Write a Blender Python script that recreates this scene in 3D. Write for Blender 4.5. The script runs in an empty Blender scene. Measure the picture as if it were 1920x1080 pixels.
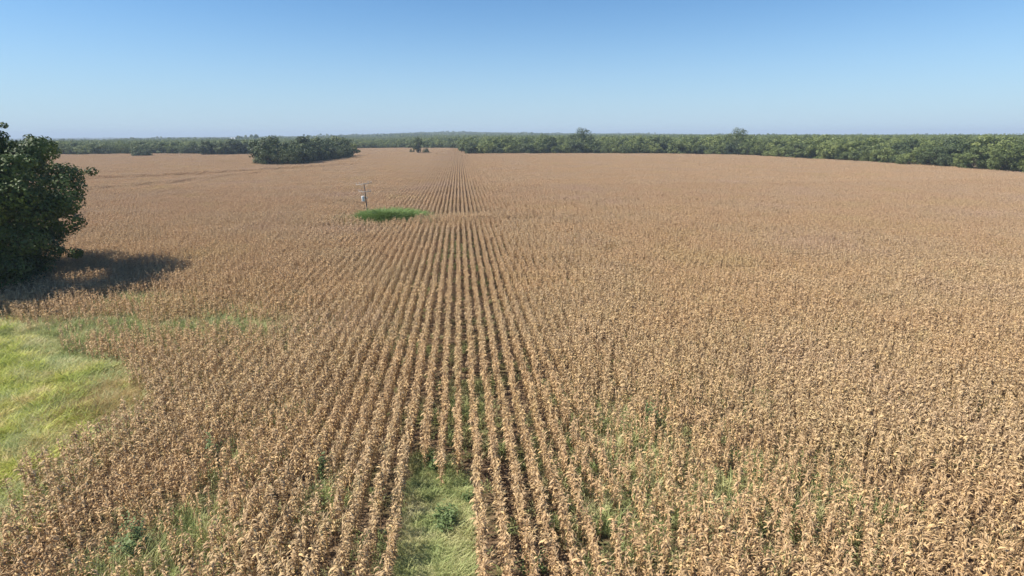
import bpy, math, random
import numpy as np
from mathutils import Matrix, Vector, Euler

rng = np.random.default_rng(7)
random.seed(7)
scene = bpy.context.scene
COL = scene.collection
R = math.radians

# ------------------------------------------------------------------ camera
CAM_H = 14.5
FPX = 1048.0                       # focal length in pixels of the 1920 px wide photograph
LEVEL = 253.0                      # picture row of the level line
PITCH = math.atan((540 - LEVEL) / FPX)
YAW = math.atan((960 - 864) / FPX)  # crop rows run along +Y
ROLL = R(-0.22)
cam_data = bpy.data.cameras.new('camera')
cam_data.sensor_width = 36.0
cam_data.lens = 36.0 * FPX / 1920.0
cam_data.clip_start = 0.1
cam_data.clip_end = 30000.0
cam = bpy.data.objects.new('camera', cam_data)
COL.objects.link(cam)
cam_rot = (Matrix.Rotation(-YAW, 3, 'Z') @ Matrix.Rotation(math.pi / 2 - PITCH, 3, 'X') @ Matrix.Rotation(ROLL, 3, 'Z'))
cam.matrix_world = Matrix.Translation((0, 0, CAM_H)) @ cam_rot.to_4x4()
scene.camera = cam

# ------------------------------------------------------------------ world, sun, exposure
SUN_EL, SUN_AZ = 50.0, 265.0       # azimuth clockwise from +Y
world = bpy.data.worlds.new('World')
scene.world = world
world.use_nodes = True
wn, wl = world.node_tree.nodes, world.node_tree.links
wn.clear()
sky = wn.new('ShaderNodeTexSky')
sky.sky_type = 'NISHITA'
sky.sun_disc = False
sky.sun_elevation = R(SUN_EL)
sky.sun_rotation = R(SUN_AZ)
sky.altitude = 300.0
sky.air_density = 1.0
sky.dust_density = 0.2
sky.ozone_density = 2.2
bg = wn.new('ShaderNodeBackground')
bg.inputs['Strength'].default_value = 0.092
wo = wn.new('ShaderNodeOutputWorld')
# pale haze low over the horizon, the same all round
wg = wn.new('ShaderNodeTexCoord'); wsep = wn.new('ShaderNodeSeparateXYZ'); wl.new(wg.outputs['Generated'], wsep.inputs[0])
wmr = wn.new('ShaderNodeMapRange'); wmr.interpolation_type = 'SMOOTHERSTEP'
wl.new(wsep.outputs['Z'], wmr.inputs[0])
for i_, v_ in enumerate((-0.12, 0.26, 0.95, 0.0)): wmr.inputs[i_ + 1].default_value = v_
wmix = wn.new('ShaderNodeMix'); wmix.data_type = 'RGBA'
wl.new(wmr.outputs[0], wmix.inputs[0]); wgm = wn.new('ShaderNodeMix'); wgm.data_type = 'RGBA'; wgm.blend_type = 'MULTIPLY'; wgm.inputs[0].default_value = 1.0
wl.new(sky.outputs[0], wgm.inputs[6]); wgm.inputs[7].default_value = (0.53, 0.76, 0.93, 1); wl.new(wgm.outputs[2], wmix.inputs[6]); wmix.inputs[7].default_value = (3.45, 4.40, 5.60, 1)
wl.new(wmix.outputs[2], bg.inputs[0])
wl.new(bg.outputs[0], wo.inputs[0])
sun_data = bpy.data.lights.new('sun', 'SUN')
sun_data.energy = 4.8
sun_data.angle = R(0.53)
sun_data.color = (1.0, 0.93, 0.83)
sun = bpy.data.objects.new('sun', sun_data)
COL.objects.link(sun)
sdir = Vector((math.sin(R(SUN_AZ)) * math.cos(R(SUN_EL)), math.cos(R(SUN_AZ)) * math.cos(R(SUN_EL)), math.sin(R(SUN_EL))))
sun.rotation_euler = (-sdir).to_track_quat('-Z', 'Y').to_euler()
sun.location = (-60, -10, 60)
scene.view_settings.view_transform = 'Standard'
scene.view_settings.look = 'None'
scene.view_settings.gamma = 1.0
scene.view_settings.exposure = 0.70
scene.render.engine = 'CYCLES'
scene.cycles.max_bounces = 6
scene.cycles.diffuse_bounces = 3
scene.cycles.transmission_bounces = 3
scene.cycles.volume_bounces = 0

# ------------------------------------------------------------------ helpers
def tag(o, label=None, cat=None, group=None, kind=None):
    if label: o['label'] = label
    if cat: o['category'] = cat
    if group: o['group'] = group
    if kind: o['kind'] = kind
    return o

def spot(px, py, z=0.0):
    """point of the place, at height z, that the photograph shows at pixel px, py"""
    d = cam_rot @ Vector(((px - 960) / FPX, (540 - py) / FPX, -1.0))
    t = (z - CAM_H) / d.z
    return (d.x * t, d.y * t)

def spot_d(px, dist):
    """ground point in the compass direction of picture column px, dist metres away"""
    d = cam_rot @ Vector(((px - 960) / FPX, (540 - 255) / FPX, -1.0))
    n = math.hypot(d.x, d.y)
    return (d.x / n * dist, d.y / n * dist)

def vnoise(x, y, seed=0):
    """smooth value noise, 0..1, on numpy arrays"""
    x = np.asarray(x, float); y = np.asarray(y, float)
    xi = np.floor(x).astype(np.int64); yi = np.floor(y).astype(np.int64)
    xf = x - xi; yf = y - yi
    u = xf * xf * (3 - 2 * xf); v = yf * yf * (3 - 2 * yf)
    def h(a, b):
        n = (a * 374761393 + b * 668265263 + seed * 974634777) & 0x7fffffff
        n = ((n ^ (n >> 13)) * 1274126177) & 0x7fffffff
        n = (n ^ (n >> 16)) & 0xffffff
        return n / float(0xffffff)
    return (h(xi, yi) * (1 - u) + h(xi + 1, yi) * u) * (1 - v) + (h(xi, yi + 1) * (1 - u) + h(xi + 1, yi + 1) * u) * v

def fbm(x, y, seed=0, octs=3):
    s = 0.0; a = 0.5; t = 0.0
    for k in range(octs):
        s = s + a * vnoise(x * 2 ** k, y * 2 ** k, seed + k * 17); t += a; a *= 0.5
    return s / t

def polyline_dist(x, y, pts):
    """distance to a polyline and the signed side, arrays"""
    best = np.full(np.shape(x), 1e9); sgn = np.zeros(np.shape(x))
    for (ax, ay), (bx, by) in zip(pts[:-1], pts[1:]):
        dx, dy = bx - ax, by - ay
        t = np.clip(((x - ax) * dx + (y - ay) * dy) / (dx * dx + dy * dy), 0, 1)
        d = np.hypot(x - ax - t * dx, y - ay - t * dy)
        s = np.sign(dx * (y - ay) - dy * (x - ax))
        m = d < best
        best = np.where(m, d, best); sgn = np.where(m, s, sgn)
    return best, sgn

def in_poly(x, y, pts):
    x = np.asarray(x); y = np.asarray(y)
    inside = np.zeros(x.shape, bool)
    n = len(pts)
    for i in range(n):
        x1, y1 = pts[i]; x2, y2 = pts[(i + 1) % n]
        if y1 == y2: continue
        c = ((y1 > y) != (y2 > y)) & (x < (x2 - x1) * (y - y1) / (y2 - y1) + x1)
        inside ^= c
    return inside

TERR_A = [spot(-60, 338, 2), spot(170, 331, 2), spot(330, 325, 2), spot(500, 315, 2), spot(640, 306, 2)]
TERR_B = [spot(-60, 362, 2), spot(180, 350, 2), spot(300, 340, 2), spot(390, 330, 2), spot(470, 322, 2)]
TERR_C = [spot(560, 408, 2), spot(690, 408, 2), spot(800, 404, 2), spot(900, 402, 2), spot(1010, 396, 2)]

def terrain(x, y):
    x = np.asarray(x, float); y = np.asarray(y, float)
    r = np.hypot(x, y)
    near = np.clip((r - 60) / 200, 0, 1)
    z = near * 0.7 * (fbm(x / 160 + 3.1, y / 160 + 7.7, 5, 2) - 0.5)
    for T, h, w in ((TERR_A, 0.50, 4.5), (TERR_B, 0.38, 3.15), (TERR_C, 0.16, 4.0)):
        d, s = polyline_dist(x, y, T)
        z = z + h * np.exp(-(d / w) ** 2) - 0.6 * h * np.exp(-((d * s + 1.8 * w) / w) ** 2) * (d < 5 * w)
    az = np.arctan2(x, np.maximum(y, 1.0)) - YAW           # 0 at picture centre
    far = np.clip((r - 700) / 3000, 0, 1); far = far * far * (3 - 2 * far)
    hump = 17 * np.exp(-((az + 0.13) / 0.16) ** 2) + 9 * np.exp(-((az - 0.15) / 0.25) ** 2)
    z = z + far * (hump - 17 * np.clip(np.abs(az) / 0.75, 0, 1.1) ** 1.6 + 9 * (fbm(x / 900, y / 900, 31, 3) - 0.5))
    return z

def mesh_obj(name, V, F, mat, parent=None, link=True, attrs=None, smooth=False):
    """V (n,3) array, F list/array of faces -> one mesh object"""
    me = bpy.data.meshes.new(name)
    V = np.asarray(V, np.float32)
    if isinstance(F, np.ndarray):
        k = F.shape[1]
        me.vertices.add(len(V)); me.vertices.foreach_set('co', V.ravel())
        me.loops.add(F.size); me.loops.foreach_set('vertex_index', F.astype(np.int32).ravel())
        me.polygons.add(len(F)); me.polygons.foreach_set('loop_start', np.arange(0, F.size, k, dtype=np.int32))
        me.update(calc_edges=True)
    else:
        me.from_pydata(V.tolist(), [], F)
    if attrs:
        for an, av in attrs.items():
            a = me.attributes.new(an, 'FLOAT', 'POINT'); a.data.foreach_set('value', np.asarray(av, np.float32))
    if smooth: me.polygons.foreach_set('use_smooth', [True] * len(me.polygons))
    if mat: me.materials.append(mat)
    o = bpy.data.objects.new(name, me)
    if link: COL.objects.link(o)
    if parent: o.parent = parent
    return o

def empty(name, loc, rz=0.0):
    o = bpy.data.objects.new(name, None)
    o.empty_display_size = 0.5
    COL.objects.link(o)
    o.location = loc; o.rotation_euler = (0, 0, rz)
    return o

class Geo:
    """collects quads with a per-vertex tint"""
    def __init__(s): s.V = []; s.F = []; s.T = []; s.n = 0
    def add(s, V, F, t):
        V = np.asarray(V, float); F = np.asarray(F)
        s.V.append(V); s.F.append(F + s.n); s.T.append(np.broadcast_to(t, (len(V),)).astype(float)); s.n += len(V)
    def arrays(s): return np.concatenate(s.V), np.concatenate(s.F), np.concatenate(s.T)
    def tube(s, P, rad, t, sides=6, cap=True):
        P = [Vector(p) for p in P]; rings = []
        for i, p in enumerate(P):
            d = (P[min(i + 1, len(P) - 1)] - P[max(i - 1, 0)]).normalized()
            a = d.orthogonal().normalized(); b = d.cross(a)
            rings.append([p + (a * math.cos(2 * math.pi * k / sides) + b * math.sin(2 * math.pi * k / sides)) * rad[i] for k in range(sides)])
        V = [tuple(v) for r_ in rings for v in r_]; F = []
        for i in range(len(P) - 1):
            for k in range(sides):
                k2 = (k + 1) % sides
                F.append((i * sides + k, i * sides + k2, (i + 1) * sides + k2, (i + 1) * sides + k))
        if cap:
            for base in (0, (len(P) - 1) * sides):
                V.append(tuple(P[0] if base == 0 else P[-1])); c = len(V) - 1
                for k in range(0, sides, 2):
                    q = (base + k, base + (k + 1) % sides, base + (k + 2) % sides, c)
                    F.append(q if base else q[::-1])
        s.add(V, F, t)

# ------------------------------------------------------------------ materials
def nodes(name):
    m = bpy.data.materials.new(name); m.use_nodes = True
    n = m.node_tree.nodes; l = m.node_tree.links; n.clear()
    out = n.new('ShaderNodeOutputMaterial')
    return m, n, l, out

def noise_node(n, l, vec, scale, detail=3.0, rough=0.55):
    t = n.new('ShaderNodeTexNoise'); t.inputs['Scale'].default_value = scale
    t.inputs['Detail'].default_value = detail; t.inputs['Roughness'].default_value = rough
    l.new(vec, t.inputs['Vector']); return t.outputs['Fac']

def ramp_node(n, l, fac, stops):
    r = n.new('ShaderNodeValToRGB'); e = r.color_ramp.elements
    while len(e) < len(stops): e.new(0.5)
    for el, (p, c) in zip(e, stops): el.position = p; el.color = (*c, 1)
    l.new(fac, r.inputs[0]); return r.outputs['Color']

def mix_node(n, l, fac, a, b, mode='MIX'):
    m = n.new('ShaderNodeMix'); m.data_type = 'RGBA'; m.blend_type = mode
    for s_, v in ((0, fac), (6, a), (7, b)):
        if isinstance(v, (int, float)): m.inputs[s_].default_value = v
        elif isinstance(v, tuple): m.inputs[s_].default_value = (*v, 1)
        else: l.new(v, m.inputs[s_])
    return m.outputs[2]

def maprange(n, l, v, a, b, c=0.0, d=1.0):
    m = n.new('ShaderNodeMapRange'); l.new(v, m.inputs[0])
    for i, q in enumerate((a, b, c, d)): m.inputs[i + 1].default_value = q
    return m.outputs[0]

def attr_node(n, name):
    a = n.new('ShaderNodeAttribute'); a.attribute_name = name; return a.outputs['Fac']

def leafy(m, n, l, out, col, trans, rough=0.6, spec=0.3, tcol=None):
    b = n.new('ShaderNodeBsdfPrincipled'); l.new(col, b.inputs['Base Color'])
    b.inputs['Roughness'].default_value = rough
    b.inputs['Specular IOR Level'].default_value = spec
    t = n.new('ShaderNodeBsdfTranslucent'); l.new(tcol if tcol else col, t.inputs['Color'])
    x = n.new('ShaderNodeMixShader'); x.inputs[0].default_value = trans
    l.new(b.outputs[0], x.inputs[1]); l.new(t.outputs[0], x.inputs[2]); l.new(x.outputs[0], out.inputs[0])
    return m

def make_corn_mat():
    m, n, l, out = nodes('dry_corn_leaf')
    pos = n.new('ShaderNodeNewGeometry').outputs['Position']
    base = ramp_node(n, l, attr_node(n, 'tint'), [(0.0, (0.17, 0.104, 0.064)), (0.35, (0.39, 0.276, 0.196)), (0.6, (0.55, 0.41, 0.298)), (0.76, (0.64, 0.475, 0.30)), (1.0, (0.80, 0.635, 0.43))])
    big = noise_node(n, l, pos, 0.055, 3.0)
    tone = ramp_node(n, l, big, [(0.3, (1.0, 0.96, 0.98)), (0.45, (1.0, 0.98, 0.92)), (0.55, (1.02, 0.955, 0.885)), (0.7, (1.0, 0.99, 0.86))])
    c = mix_node(n, l, 1.0, base, tone, 'MULTIPLY')
    # corn colour is more golden near the camera, greyer pink with distance
    ln = n.new('ShaderNodeVectorMath'); ln.operation = 'LENGTH'; l.new(pos, ln.inputs[0])
    gold = maprange(n, l, ln.outputs['Value'], 25, 130, 0.85, 0.25)
    c = mix_node(n, l, gold, c, mix_node(n, l, 1.0, c, (1.03, 1.03, 0.83), 'MULTIPLY'))
    mid = noise_node(n, l, pos, 0.33, 4.0, 0.65)
    gf = maprange(n, l, mid, 0.60, 0.74, 0.0, 0.40)
    c = mix_node(n, l, gf, c, (0.36, 0.34, 0.16))
    yf = maprange(n, l, noise_node(n, l, pos, 0.9, 3.0), 0.58, 0.74, 0.0, 0.28)
    c = mix_node(n, l, yf, c, (0.62, 0.40, 0.15))
    return leafy(m, n, l, out, c, 0.12, 0.75, 0.10)

def make_green_mat(name, stops, trans=0.3, scale=0.4, jit=0.35, objvar=0.0):
    m, n, l, out = nodes(name)
    pos = n.new('ShaderNodeNewGeometry').outputs['Position']
    f = noise_node(n, l, pos, scale, 4.0, 0.6)
    f = maprange(n, l, f, 0.32, 0.68)
    a = n.new('ShaderNodeMath'); a.operation = 'MULTIPLY_ADD'
    l.new(attr_node(n, 'tint'), a.inputs[0]); a.inputs[1].default_value = jit; 
    s = n.new('ShaderNodeMath'); s.operation = 'MULTIPLY'; l.new(f, s.inputs[0]); s.inputs[1].default_value = 1 - jit - objvar
    if objvar:
        oi = n.new('ShaderNodeObjectInfo')
        s2 = n.new('ShaderNodeMath'); s2.operation = 'MULTIPLY_ADD'
        l.new(oi.outputs['Random'], s2.inputs[0]); s2.inputs[1].default_value = objvar; l.new(s.outputs[0], s2.inputs[2])
        l.new(s2.outputs[0], a.inputs[2])
    else:
        l.new(s.outputs[0], a.inputs[2])
    c = ramp_node(n, l, a.outputs[0], stops)
    return leafy(m, n, l, out, c, trans, 0.55, 0.3)

def make_ground_mat():
    m, n, l, out = nodes('field_soil')
    pos = n.new('ShaderNodeNewGeometry').outputs['Position']
    f = noise_node(n, l, pos, 2.2, 8.0, 0.7)
    c = ramp_node(n, l, f, [(0.3, (0.075, 0.048, 0.028)), (0.5, (0.15, 0.10, 0.06)), (0.7, (0.30, 0.22, 0.13))])
    gf = maprange(n, l, noise_node(n, l, pos, 0.25, 4.0), 0.50, 0.68, 0.0, 0.8)
    c = mix_node(n, l, gf, c, (0.12, 0.14, 0.045))
    ln = n.new('ShaderNodeVectorMath'); ln.operation = 'LENGTH'; l.new(pos, ln.inputs[0])
    ff = maprange(n, l, ln.outputs['Value'], 620, 900)
    farc = ramp_node(n, l, noise_node(n, l, pos, 0.0016, 5.0), [(0.42, (0.075, 0.085, 0.035)), (0.54, (0.17, 0.16, 0.08)), (0.62, (0.40, 0.34, 0.22))])
    c = mix_node(n, l, ff, c, farc)
    b = n.new('ShaderNodeBsdfPrincipled'); l.new(c, b.inputs['Base Color']); b.inputs['Roughness'].default_value = 0.95
    b.inputs['Specular IOR Level'].default_value = 0.1
    bp = n.new('ShaderNodeBump'); bp.inputs['Strength'].default_value = 0.6; bp.inputs['Distance'].default_value = 0.08
    l.new(f, bp.inputs['Height']); l.new(bp.outputs[0], b.inputs['Normal'])
    l.new(b.outputs[0], out.inputs[0]); return m

def make_plain(name, stops, scale, rough=0.8, metal=0.0):
    m, n, l, out = nodes(name)
    tc = n.new('ShaderNodeTexCoord').outputs['Object']
    f = noise_node(n, l, tc, scale, 6.0, 0.65)
    c = ramp_node(n, l, f, stops)
    b = n.new('ShaderNodeBsdfPrincipled'); l.new(c, b.inputs['Base Color']); b.inputs['Roughness'].default_value = rough
    b.inputs['Metallic'].default_value = metal
    bp = n.new('ShaderNodeBump'); bp.inputs['Strength'].default_value = 0.3; l.new(f, bp.inputs['Height']); l.new(bp.outputs[0], b.inputs['Normal'])
    l.new(b.outputs[0], out.inputs[0]); return m

M_CORN = make_corn_mat()
M_GROUND = make_ground_mat()
M_TREE = make_green_mat('tree_foliage', [(0.0, (0.045, 0.065, 0.024)), (0.3, (0.102, 0.132, 0.044)), (0.6, (0.182, 0.218, 0.068)), (1.0, (0.27, 0.30, 0.10))], 0.18, 0.12, 0.40, 0.40)
M_DARKTREE = make_green_mat('dark_oak_foliage', [(0.0, (0.022, 0.034, 0.018)), (0.3, (0.048, 0.068, 0.030)), (0.65, (0.10, 0.130, 0.046)), (1.0, (0.19, 0.21, 0.075))], 0.12, 0.12, 0.4, 0.42)
M_FARTREE = M_TREE
M_BIGTREE = make_green_mat('old_tree_foliage', [(0.0, (0.022, 0.034, 0.012)), (0.4, (0.055, 0.090, 0.024)), (0.7, (0.10, 0.145, 0.032)), (1.0, (0.19, 0.22, 0.05))], 0.14, 0.22, 0.45)
M_MEADOW = make_green_mat('meadow_grass', [(0.0, (0.24, 0.32, 0.09)), (0.3, (0.42, 0.49, 0.11)), (0.55, (0.58, 0.60, 0.14)), (0.8, (0.66, 0.56, 0.24)), (1.0, (0.70, 0.52, 0.28))], 0.30, 0.26, 0.30)
M_WEED = make_green_mat('weedy_grass', [(0.0, (0.20, 0.27, 0.10)), (0.35, (0.38, 0.44, 0.17)), (0.65, (0.58, 0.57, 0.27)), (1.0, (0.70, 0.60, 0.38))], 0.30, 0.7, 0.42)
M_LUSH = make_green_mat('lush_green_weed', [(0.0, (0.07, 0.12, 0.03)), (0.5, (0.155, 0.24, 0.065)), (1.0, (0.32, 0.38, 0.13))], 0.30, 0.9, 0.5)
M_BUSH = make_green_mat('bush_leaf', [(0.0, (0.07, 0.11, 0.04)), (0.5, (0.15, 0.21, 0.075)), (1.0, (0.28, 0.33, 0.14))], 0.25, 1.5, 0.6)
M_BARK = make_plain('bark', [(0.3, (0.05, 0.038, 0.028)), (0.55, (0.11, 0.085, 0.062)), (0.75, (0.19, 0.155, 0.12))], 3.0, 0.95)
M_POLE = make_plain('weathered_wood', [(0.3, (0.12, 0.085, 0.068)), (0.6, (0.20, 0.15, 0.12)), (0.8, (0.28, 0.22, 0.18))], 5.0, 0.9)
M_ARM = make_plain('pale_weathered_timber', [(0.3, (0.38, 0.32, 0.26)), (0.7, (0.58, 0.52, 0.44))], 6.0, 0.85)
M_PAINT = make_plain('pale_grey_enamel', [(0.3, (0.74, 0.73, 0.70)), (0.7, (0.82, 0.81, 0.78))], 4.0, 0.45)
M_PORC = make_plain('pale_porcelain', [(0.3, (0.55, 0.52, 0.48)), (0.7, (0.66, 0.63, 0.58))], 8.0, 0.25)
M_STEEL = make_plain('galvanised_steel', [(0.3, (0.35, 0.35, 0.35)), (0.7, (0.5, 0.5, 0.5))], 8.0, 0.5, 0.7)
M_SIDING = make_plain('white_siding', [(0.3, (0.72, 0.72, 0.70)), (0.7, (0.8, 0.8, 0.78))], 1.0, 0.7)
M_TIN = make_plain('pale_tin_roof', [(0.3, (0.55, 0.56, 0.57)), (0.7, (0.66, 0.67, 0.68))], 0.5, 0.5)
M_GLASSY = make_plain('dark_window', [(0.3, (0.03, 0.035, 0.04)), (0.7, (0.06, 0.065, 0.07))], 1.0, 0.2)

# ------------------------------------------------------------------ ground
def axis(near, step, far, grow):
    v = [0.0]; s = step
    while v[-1] < far:
        if v[-1] >= near: s *= grow
        v.append(v[-1] + s)
    v[-1] = far; return np.array(v)
ax = axis(230, 4.0, 9000, 1.09); xs = np.concatenate([-ax[:0:-1], ax])
ay = axis(430, 4.0, 9000, 1.09); yneg = axis(20, 4.0, 9000, 1.25)
ys = np.concatenate([-yneg[:0:-1], ay])
GX, GY = np.meshgrid(xs, ys)
GZ = terrain(GX, GY)
nx, ny = len(xs), len(ys)
idx = np.arange(nx * ny).reshape(ny, nx)
F = np.stack([idx[:-1, :-1].ravel(), idx[:-1, 1:].ravel(), idx[1:, 1:].ravel(), idx[1:, :-1].ravel()], 1)
ground = mesh_obj('ground', np.stack([GX.ravel(), GY.ravel(), GZ.ravel()], 1), F, M_GROUND, smooth=True)
tag(ground, kind='structure')

# haze: one closed box of thin air round the whole scene
hv = []
for z in (-45.0, 60.0):
    hv += [(-9300, -9300, z), (9300, -9300, z), (9300, 9300, z), (-9300, 9300, z)]
hf = [(3, 2, 1, 0), (4, 5, 6, 7), (0, 1, 5, 4), (1, 2, 6, 5), (2, 3, 7, 6), (3, 0, 4, 7)]
M_HAZE, n_, l_, out_ = nodes('haze_air')
pv = n_.new('ShaderNodeVolumePrincipled'); pv.inputs['Color'].default_value = (0.64, 0.77, 0.92, 1); pv.inputs['Density'].default_value = 0.00021
pv.inputs['Anisotropy'].default_value = 0.0
l_.new(pv.outputs[0], out_.inputs['Volume'])
haze = mesh_obj('haze', np.array(hv), hf, M_HAZE)
tag(haze, 'thin pale haze filling the air over the fields and woods', None, None, 'stuff')

# ------------------------------------------------------------------ scatter by geometry nodes
def scatter(name, P, rot, scl, var, forms, label):
    """one object: points with attributes, a form instanced on each"""
    me = bpy.data.meshes.new(name)
    me.vertices.add(len(P)); me.vertices.foreach_set('co', np.asarray(P, np.float32).ravel())
    a = me.attributes.new('rot', 'FLOAT_VECTOR', 'POINT'); a.data.foreach_set('vector', np.asarray(rot, np.float32).ravel())
    a = me.attributes.new('scl', 'FLOAT_VECTOR', 'POINT'); a.data.foreach_set('vector', np.asarray(scl, np.float32).ravel())
    a = me.attributes.new('form', 'INT', 'POINT'); a.data.foreach_set('value', np.asarray(var, np.int32))
    o = bpy.data.objects.new(name, me); COL.objects.link(o)
    fc = bpy.data.collections.new(name + '_forms')
    for f in forms: fc.objects.link(f)
    g = bpy.data.node_groups.new(name + '_scatter', 'GeometryNodeTree')
    g.interface.new_socket('Geometry', in_out='INPUT', socket_type='NodeSocketGeometry')
    g.interface.new_socket('Geometry', in_out='OUTPUT', socket_type='NodeSocketGeometry')
    n, l = g.nodes, g.links
    gi, go = n.new('NodeGroupInput'), n.new('NodeGroupOutput')
    ci = n.new('GeometryNodeCollectionInfo'); ci.inputs['Collection'].default_value = fc
    ci.inputs['Separate Children'].default_value = True; ci.inputs['Reset Children'].default_value = True
    ip = n.new('GeometryNodeInstanceOnPoints'); ip.inputs['Pick Instance'].default_value = True
    def na(nm, t):
        q = n.new('GeometryNodeInputNamedAttribute'); q.data_type = t; q.inputs['Name'].default_value = nm
        return q.outputs['Attribute']
    er = n.new('FunctionNodeEulerToRotation')
    l.new(na('rot', 'FLOAT_VECTOR'), er.inputs[0])
    l.new(gi.outputs[0], ip.inputs['Points']); l.new(ci.outputs[0], ip.inputs['Instance'])
    l.new(na('form', 'INT'), ip.inputs['Instance Index'])
    l.new(er.outputs[0], ip.inputs['Rotation']); l.new(na('scl', 'FLOAT_VECTOR'), ip.inputs['Scale'])
    l.new(ip.outputs[0], go.inputs[0])
    md = o.modifiers.new('scatter', 'NODES'); md.node_group = g
    tag(o, label, None, None, 'stuff')
    return o

def in_view(x, y, ang=6.0, side=7.0, ymin=0.0):
    """inside the picture's wedge of ground, with a margin"""
    c, s = math.cos(YAW), math.sin(YAW)
    r = x * c - y * s; f = x * s + y * c
    half = math.tan(math.atan(960 / FPX) + R(ang) * 0.3)
    return (np.abs(r) < half * (np.maximum(f, 0) * 1.0 + 3.15) * 1.0 + side) & (f > 9.0 + ymin)

# ------------------------------------------------------------------ where the crop stands
MEADOW = [spot(-260, 560, 1.2), spot(-10, 578, 1.2), spot(60, 592, 1.2), spot(125, 640, 1.2), spot(185, 662, 1.2), spot(262, 690, 1.2), spot(268, 722, 1.2),
          spot(235, 765, 1.2), spot(180, 812, 1.2), spot(120, 850, 1.2), spot(60, 905, 1.2), spot(0, 965, 1.2), spot(-120, 1060, 1.2), spot(-420, 1150, 1.2)]
FIELD = [(-420, -40), spot(-900, 300, 2), spot(-60, 287, 2), spot(150, 289, 2), spot(300, 287, 2), spot(372, 287.5, 2), spot(480, 287, 2), spot(520, 283, 2), spot(600, 279, 2),
         spot(668, 277.5, 2), spot(760, 276.5, 2), spot(868, 277.0, 2), spot(872, 287, 2), spot(960, 287, 2), spot(1100, 286.5, 2), spot(1250, 286.5, 2), spot(1400, 289.5, 2),
         spot(1500, 295, 2), spot(1640, 302, 2), spot(1780, 311, 2), spot(1920, 320, 2), spot(2200, 338, 2), (160, -40)]
PX_POLE = spot(691, 414, 0.0)
PATCH_C = spot(729, 407, 1.3)
def patch_d(x, y):
    """<1 inside the green patch by the pole"""
    dx, dy = x - PATCH_C[0], y - PATCH_C[1]
    a = R(40); u = dx * math.cos(a) + dy * math.sin(a); v = -dx * math.sin(a) + dy * math.cos(a)
    return np.hypot(u / 5.0, v / 4.6)
TREE_A = spot(-70, 553, 0.0)
ROW = 0.76
xr = spot(904, 1040, 1.7)[0]                     # the row right of the grassy gap
y850 = spot(820, 855, 1.7)[1]
GAP_ROWS = {-1: y850 + 0.6, -2: y850 - 0.1, -3: y850 + 1.2} 
def weediness(x, y):
    """0..1, where weeds break through the crop"""
    w = np.clip((fbm(x / 5.0 + 11, y / 9.0 + 3, 71, 3) - 0.60) * 1.6, 0, 1)
    for (px, py, rx, ry, a) in ((390, 598, 6.5, 3.4, 1.1), (300, 604, 6, 3.0, .8), (160, 603, 5, 4.5, 1.2), (245, 545, 5, 3.2, .9), (440, 560, 3, 3, .6), (265, 1020, 2.4, 2.0, 1.1), (335, 965, 1.8, 2.4, 1.0), (430, 830, 1.2, 3.0, .5),
                                (605, 890, .9, 1.5, .7), (625, 382, 6, 5, .6), (860, 400, 9, 5, .8), (1180, 790, 3.5, 5, .55), (1230, 870, 3, 4, .5), (215, 450, 8, 6, .6), (60, 600, 9, 4, .8), (1130, 930, 2, 4, .5)):
        cx, cy = spot(px, py, 1.5)
        w = np.maximum(w, a * np.exp(-((x - cx) / rx) ** 2 - ((y - cy) / ry) ** 2) * (0.55 + 0.9 * vnoise(x * 1.3, y * 1.3, 5)))
    return np.clip(w, 0, 1)

# ------------------------------------------------------------------ corn plant forms
def leaf_strip(L, W, e0, e1, twist, n=5, side=0.0):
    """drooping dry leaf starting at the origin, running out along +x; quads"""
    V = []; x = z = y = 0.0
    for i in range(n + 1):
        t = i / n
        e = e0 + (e1 - e0) * t ** 0.8
        w = W * (0.55 + 0.9 * t if t < 0.35 else (1.0 - ((t - 0.35) / 0.65) ** 1.7 * 0.93)) * 0.5
        tw = twist * t
        c, s = math.cos(tw), math.sin(tw)
        nx_, nz_ = -math.sin(e), math.cos(e)
        V.append((x - w * s * nx_, y - w * c, z - w * s * nz_)); V.append((x + w * s * nx_, y + w * c, z + w * s * nz_))
        x += math.cos(e) * L / n; z += math.sin(e) * L / n; y += side * L / n * t
    F = [(2 * i, 2 * i + 1, 2 * i + 3, 2 * i + 2) for i in range(n)]
    return np.array(V), np.array(F)

lr = random.Random(3)
LEAVES = []
for k in range(14):
    L = lr.uniform(0.17, 0.34)
    LEAVES.append(leaf_strip(L, lr.uniform(0.046, 0.074), R(lr.uniform(25, 65)), R(lr.uniform(-125, -75)), R(lr.uniform(-170, 170)), 3, lr.uniform(-.4, .4)))
ONE = LEAVES; LEAVES = []
for k in range(16):                # a dead leaf: torn into a few curled, dangling lengths
    vs, fs, ts, n0 = [], [], [], 0
    for j in range(3 if k % 3 else 2):
        V, F = ONE[lr.randrange(14)]
        a_ = lr.uniform(-.9, .9) if j else 0.0; c_, s_ = math.cos(a_), math.sin(a_)
        V = (V * lr.uniform(.8, 1.1)) @ np.array([[c_, s_, 0], [-s_, c_, 0], [0, 0, 1]]) + [0, 0, lr.uniform(-.10, .06) if j else 0.0]
        vs.append(V); fs.append(F + n0); ts.append(np.full(len(V), lr.uniform(-.22, .22) if j else 0.0)); n0 += len(V)
    LEAVES.append((np.concatenate(vs), np.concatenate(fs), np.concatenate(ts)))
LEAVES_LO = []
for k in range(8):
    L = lr.uniform(0.30, 0.54)
    LEAVES_LO.append(leaf_strip(L, lr.uniform(0.09, 0.13), R(lr.uniform(25, 65)), R(lr.uniform(-120, -70)), R(lr.uniform(-70, 70)), 3, lr.uniform(-.3, .3)))

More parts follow.
